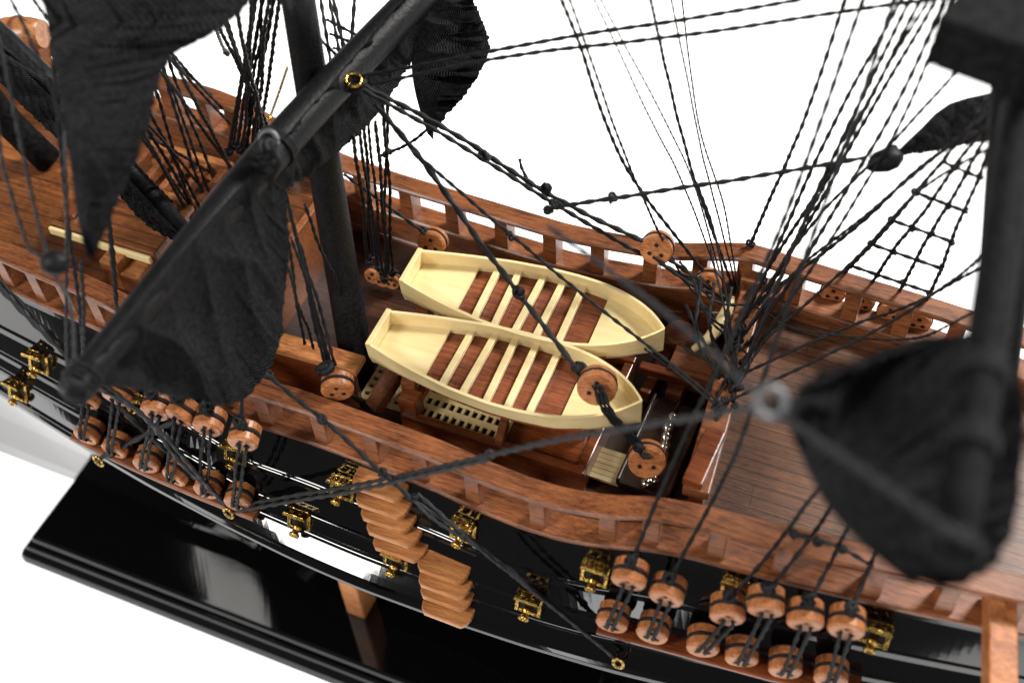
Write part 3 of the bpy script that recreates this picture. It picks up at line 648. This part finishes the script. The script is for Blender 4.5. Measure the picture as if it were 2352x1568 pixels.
# ---------------------------------------------------------------- rowing boats
def boat(st,bw,sa,sb,z,label,k0=1):
    a,b_=P(*st,z),P(*bw,z); ax=(b_-a).normalized(); ay=Z.cross(ax); L=(b_-a).length
    ps,pt=P(*sa,z),P(*sb,z); wm=abs((ps-pt).dot(ay))/2*k0
    e=empty("rowing_boat",a+ax*L/2-Z*.013); e["label"]=label; e["category"]="rowing boat"; e["group"]="boats stowed on the deck"
    S=[0,.1,.2,.35,.5,.62,.72,.8,.87,.93,.97,1.0]; Wd=[.50,.65,.78,.93,1,.985,.92,.80,.63,.42,.22,.02]
    ss=np.concatenate([np.linspace(0,.85,30),np.linspace(.87,1,16)])
    def w(s): return float(np.interp(s,S,Wd))*wm
    ssm=np.linspace(0,1,200); wv=np.array([w(s) for s in ssm]); k=np.hanning(21);k/=k.sum(); wv2=np.convolve(np.pad(wv,10,mode='reflect',reflect_type='odd'),k,'valid')
    def w(s): return max(.0003,float(np.interp(s,ssm,wv2)))
    def sheer(s): return .0022*(2*s-1)**2+.001*s
    rim=.0012
    vs=[];fs=[]
    for s in ss:
        c=a+ax*(L*s); W_=w(s); sz=sheer(s); wi=max(W_-rim,.0001)
        ke=-.0125+.004*max(0,s-.75)/.25
        row=[]
        for sg in(-1,1):
            pts=[(W_*.45,ke),(W_*.78,ke+.0028),(W_*.93,ke+.0065),(W_,sz),(wi,sz),(wi-.0003 if wi>.0004 else wi,-.0062)]
            row.append([c+ay*(sg*y)+Z*zz for y,zz in pts])
        vs+=row[0][::-1]+row[1]
    n=12
    for k_ in range(len(ss)-1):
        for i in range(n-1): fs.append((k_*n+i,k_*n+i+1,(k_+1)*n+i+1,(k_+1)*n+i))
        fs.append((k_*n+n-1,k_*n,(k_+1)*n,(k_+1)*n+n-1))
    fs.append(tuple(range(n)))
    mesh("boat_hull",vs,fs,'cream',e,bev=.0002)
    W_=w(0); tv=[]
    for dx in(-.0010,.0010):
        for y,zz in [(-W_*.45,-.0125),(-W_*.8,-.0097),(-W_*.96,-.005),(-W_-.0003,sheer(0)+.0005),(W_+.0003,sheer(0)+.0005),(W_*.96,-.005),(W_*.8,-.0097),(W_*.45,-.0125)]:
            tv.append(a+ax*dx+ay*y+Z*zz)
    tf=[tuple(range(8)),tuple(range(15,7,-1))]+[(i,8+i,8+(i+1)%8,(i+1)%8) for i in range(8)]
    mesh("transom",tv,tf,'cream',e,bev=.0003)
    def plate(name,s0,s1,z_,th,mat,m=.0012):
        q=np.linspace(s0,s1,24); v=[];f=[]
        for zz in(z_,z_-th):
            for s in q:
                c=a+ax*(L*s); wi=max(w(s)-m,.0002); v+=[c-ay*wi+Z*zz,c+ay*wi+Z*zz]
        for i in range(23): f.append((2*i,2*i+2,2*i+3,2*i+1)); f.append((48+2*i,48+2*i+1,48+2*i+3,48+2*i+2))
        f+=[(0,1,49,48),(46,94,95,47)]
        for i in range(23): f+= [(2*i,48+2*i,50+2*i,2*i+2),(2*i+1,2*i+3,51+2*i,49+2*i)]
        mesh(name,v,f,mat,e)
    plate("floor",.18,.82,-.0058,.001,'floor',.0011)
    plate("stern_platform",.012,.225,-.0040,.0012,'cream',.0009)
    plate("bow_platform",.745,.985,-.0040,.0012,'cream',.0009)
    for s in (.305,.388,.472,.556,.640):
        c=a+ax*(L*(s+rng.uniform(-.004,.004))); wi=w(s)-.001; tw=rng.uniform(-.03,.03); a2=(ax+ay*tw).normalized()
        box("thwart",c-Z*.0040,(.0024,2*wi,.0022),'cream',e,a2,Z.cross(a2),Z,bev=.0002)
    return e
boat((871,760),(1474,933),(1165,757),(1110,940),.036,"cream wooden rowing boat lying on deck skids beside the near rail",.97)
boat((945,618),(1526,768),(1240,604),(1190,780),.036,"cream wooden rowing boat beside its twin, nearer the far rail",.92)
for px,py,q,r in ((985,640,935,880),(1400,700,1330,960)):
    a_=P(px,py,.0232); b_=P(q,r,.0232)
    beam("boat_skid",a_,b_,.005,.0055,'rail',ship)
    for t in (.05,.5,.95):
        c=a_+(b_-a_)*t; box("skid_leg",(c.x,c.y,.0087),(.004,.004,.0174),'rail',ship)
# ---------------------------------------------------------------- light
w=bpy.data.worlds.new("World"); scene.world=w; w.use_nodes=True
bg=w.node_tree.nodes["Background"]; bg.inputs[0].default_value=(1,1,1,1); bg.inputs[1].default_value=.10
def area(loc,target,sx,sy,power,col=(1,1,1)):
    ld=bpy.data.lights.new("softbox",'AREA'); ld.energy=power; ld.shape='RECTANGLE'; ld.size=sx; ld.size_y=sy; ld.color=col
    o=bpy.data.objects.new("softbox",ld); scene.collection.objects.link(o); o.location=loc
    o.rotation_euler=(Vector(target)-Vector(loc)).to_track_quat('-Z','Y').to_euler()
area((-.7,-1.0,.95),(0,0,0),.4,.4,17,(1,.97,.92))
area((.7,.9,1.1),(0,0,0),.34,.34,40,(1,.98,.94))
area((.9,-.9,.5),(0,0,0),.6,.6,5,(1,.97,.93))
area((-.55,-.50,-.08),(-.2,-.1,0),.30,.08,.34)  # low out-of-frame card light, added for a pale reflection on the left hull
area((-.02,-.58,-.11),(.05,-.1,0),.26,.05,.22)  # second unseen low card, added to put sheen on the hull amidships
scene.view_settings.view_transform='Standard'; scene.view_settings.look='None'; scene.view_settings.exposure=0
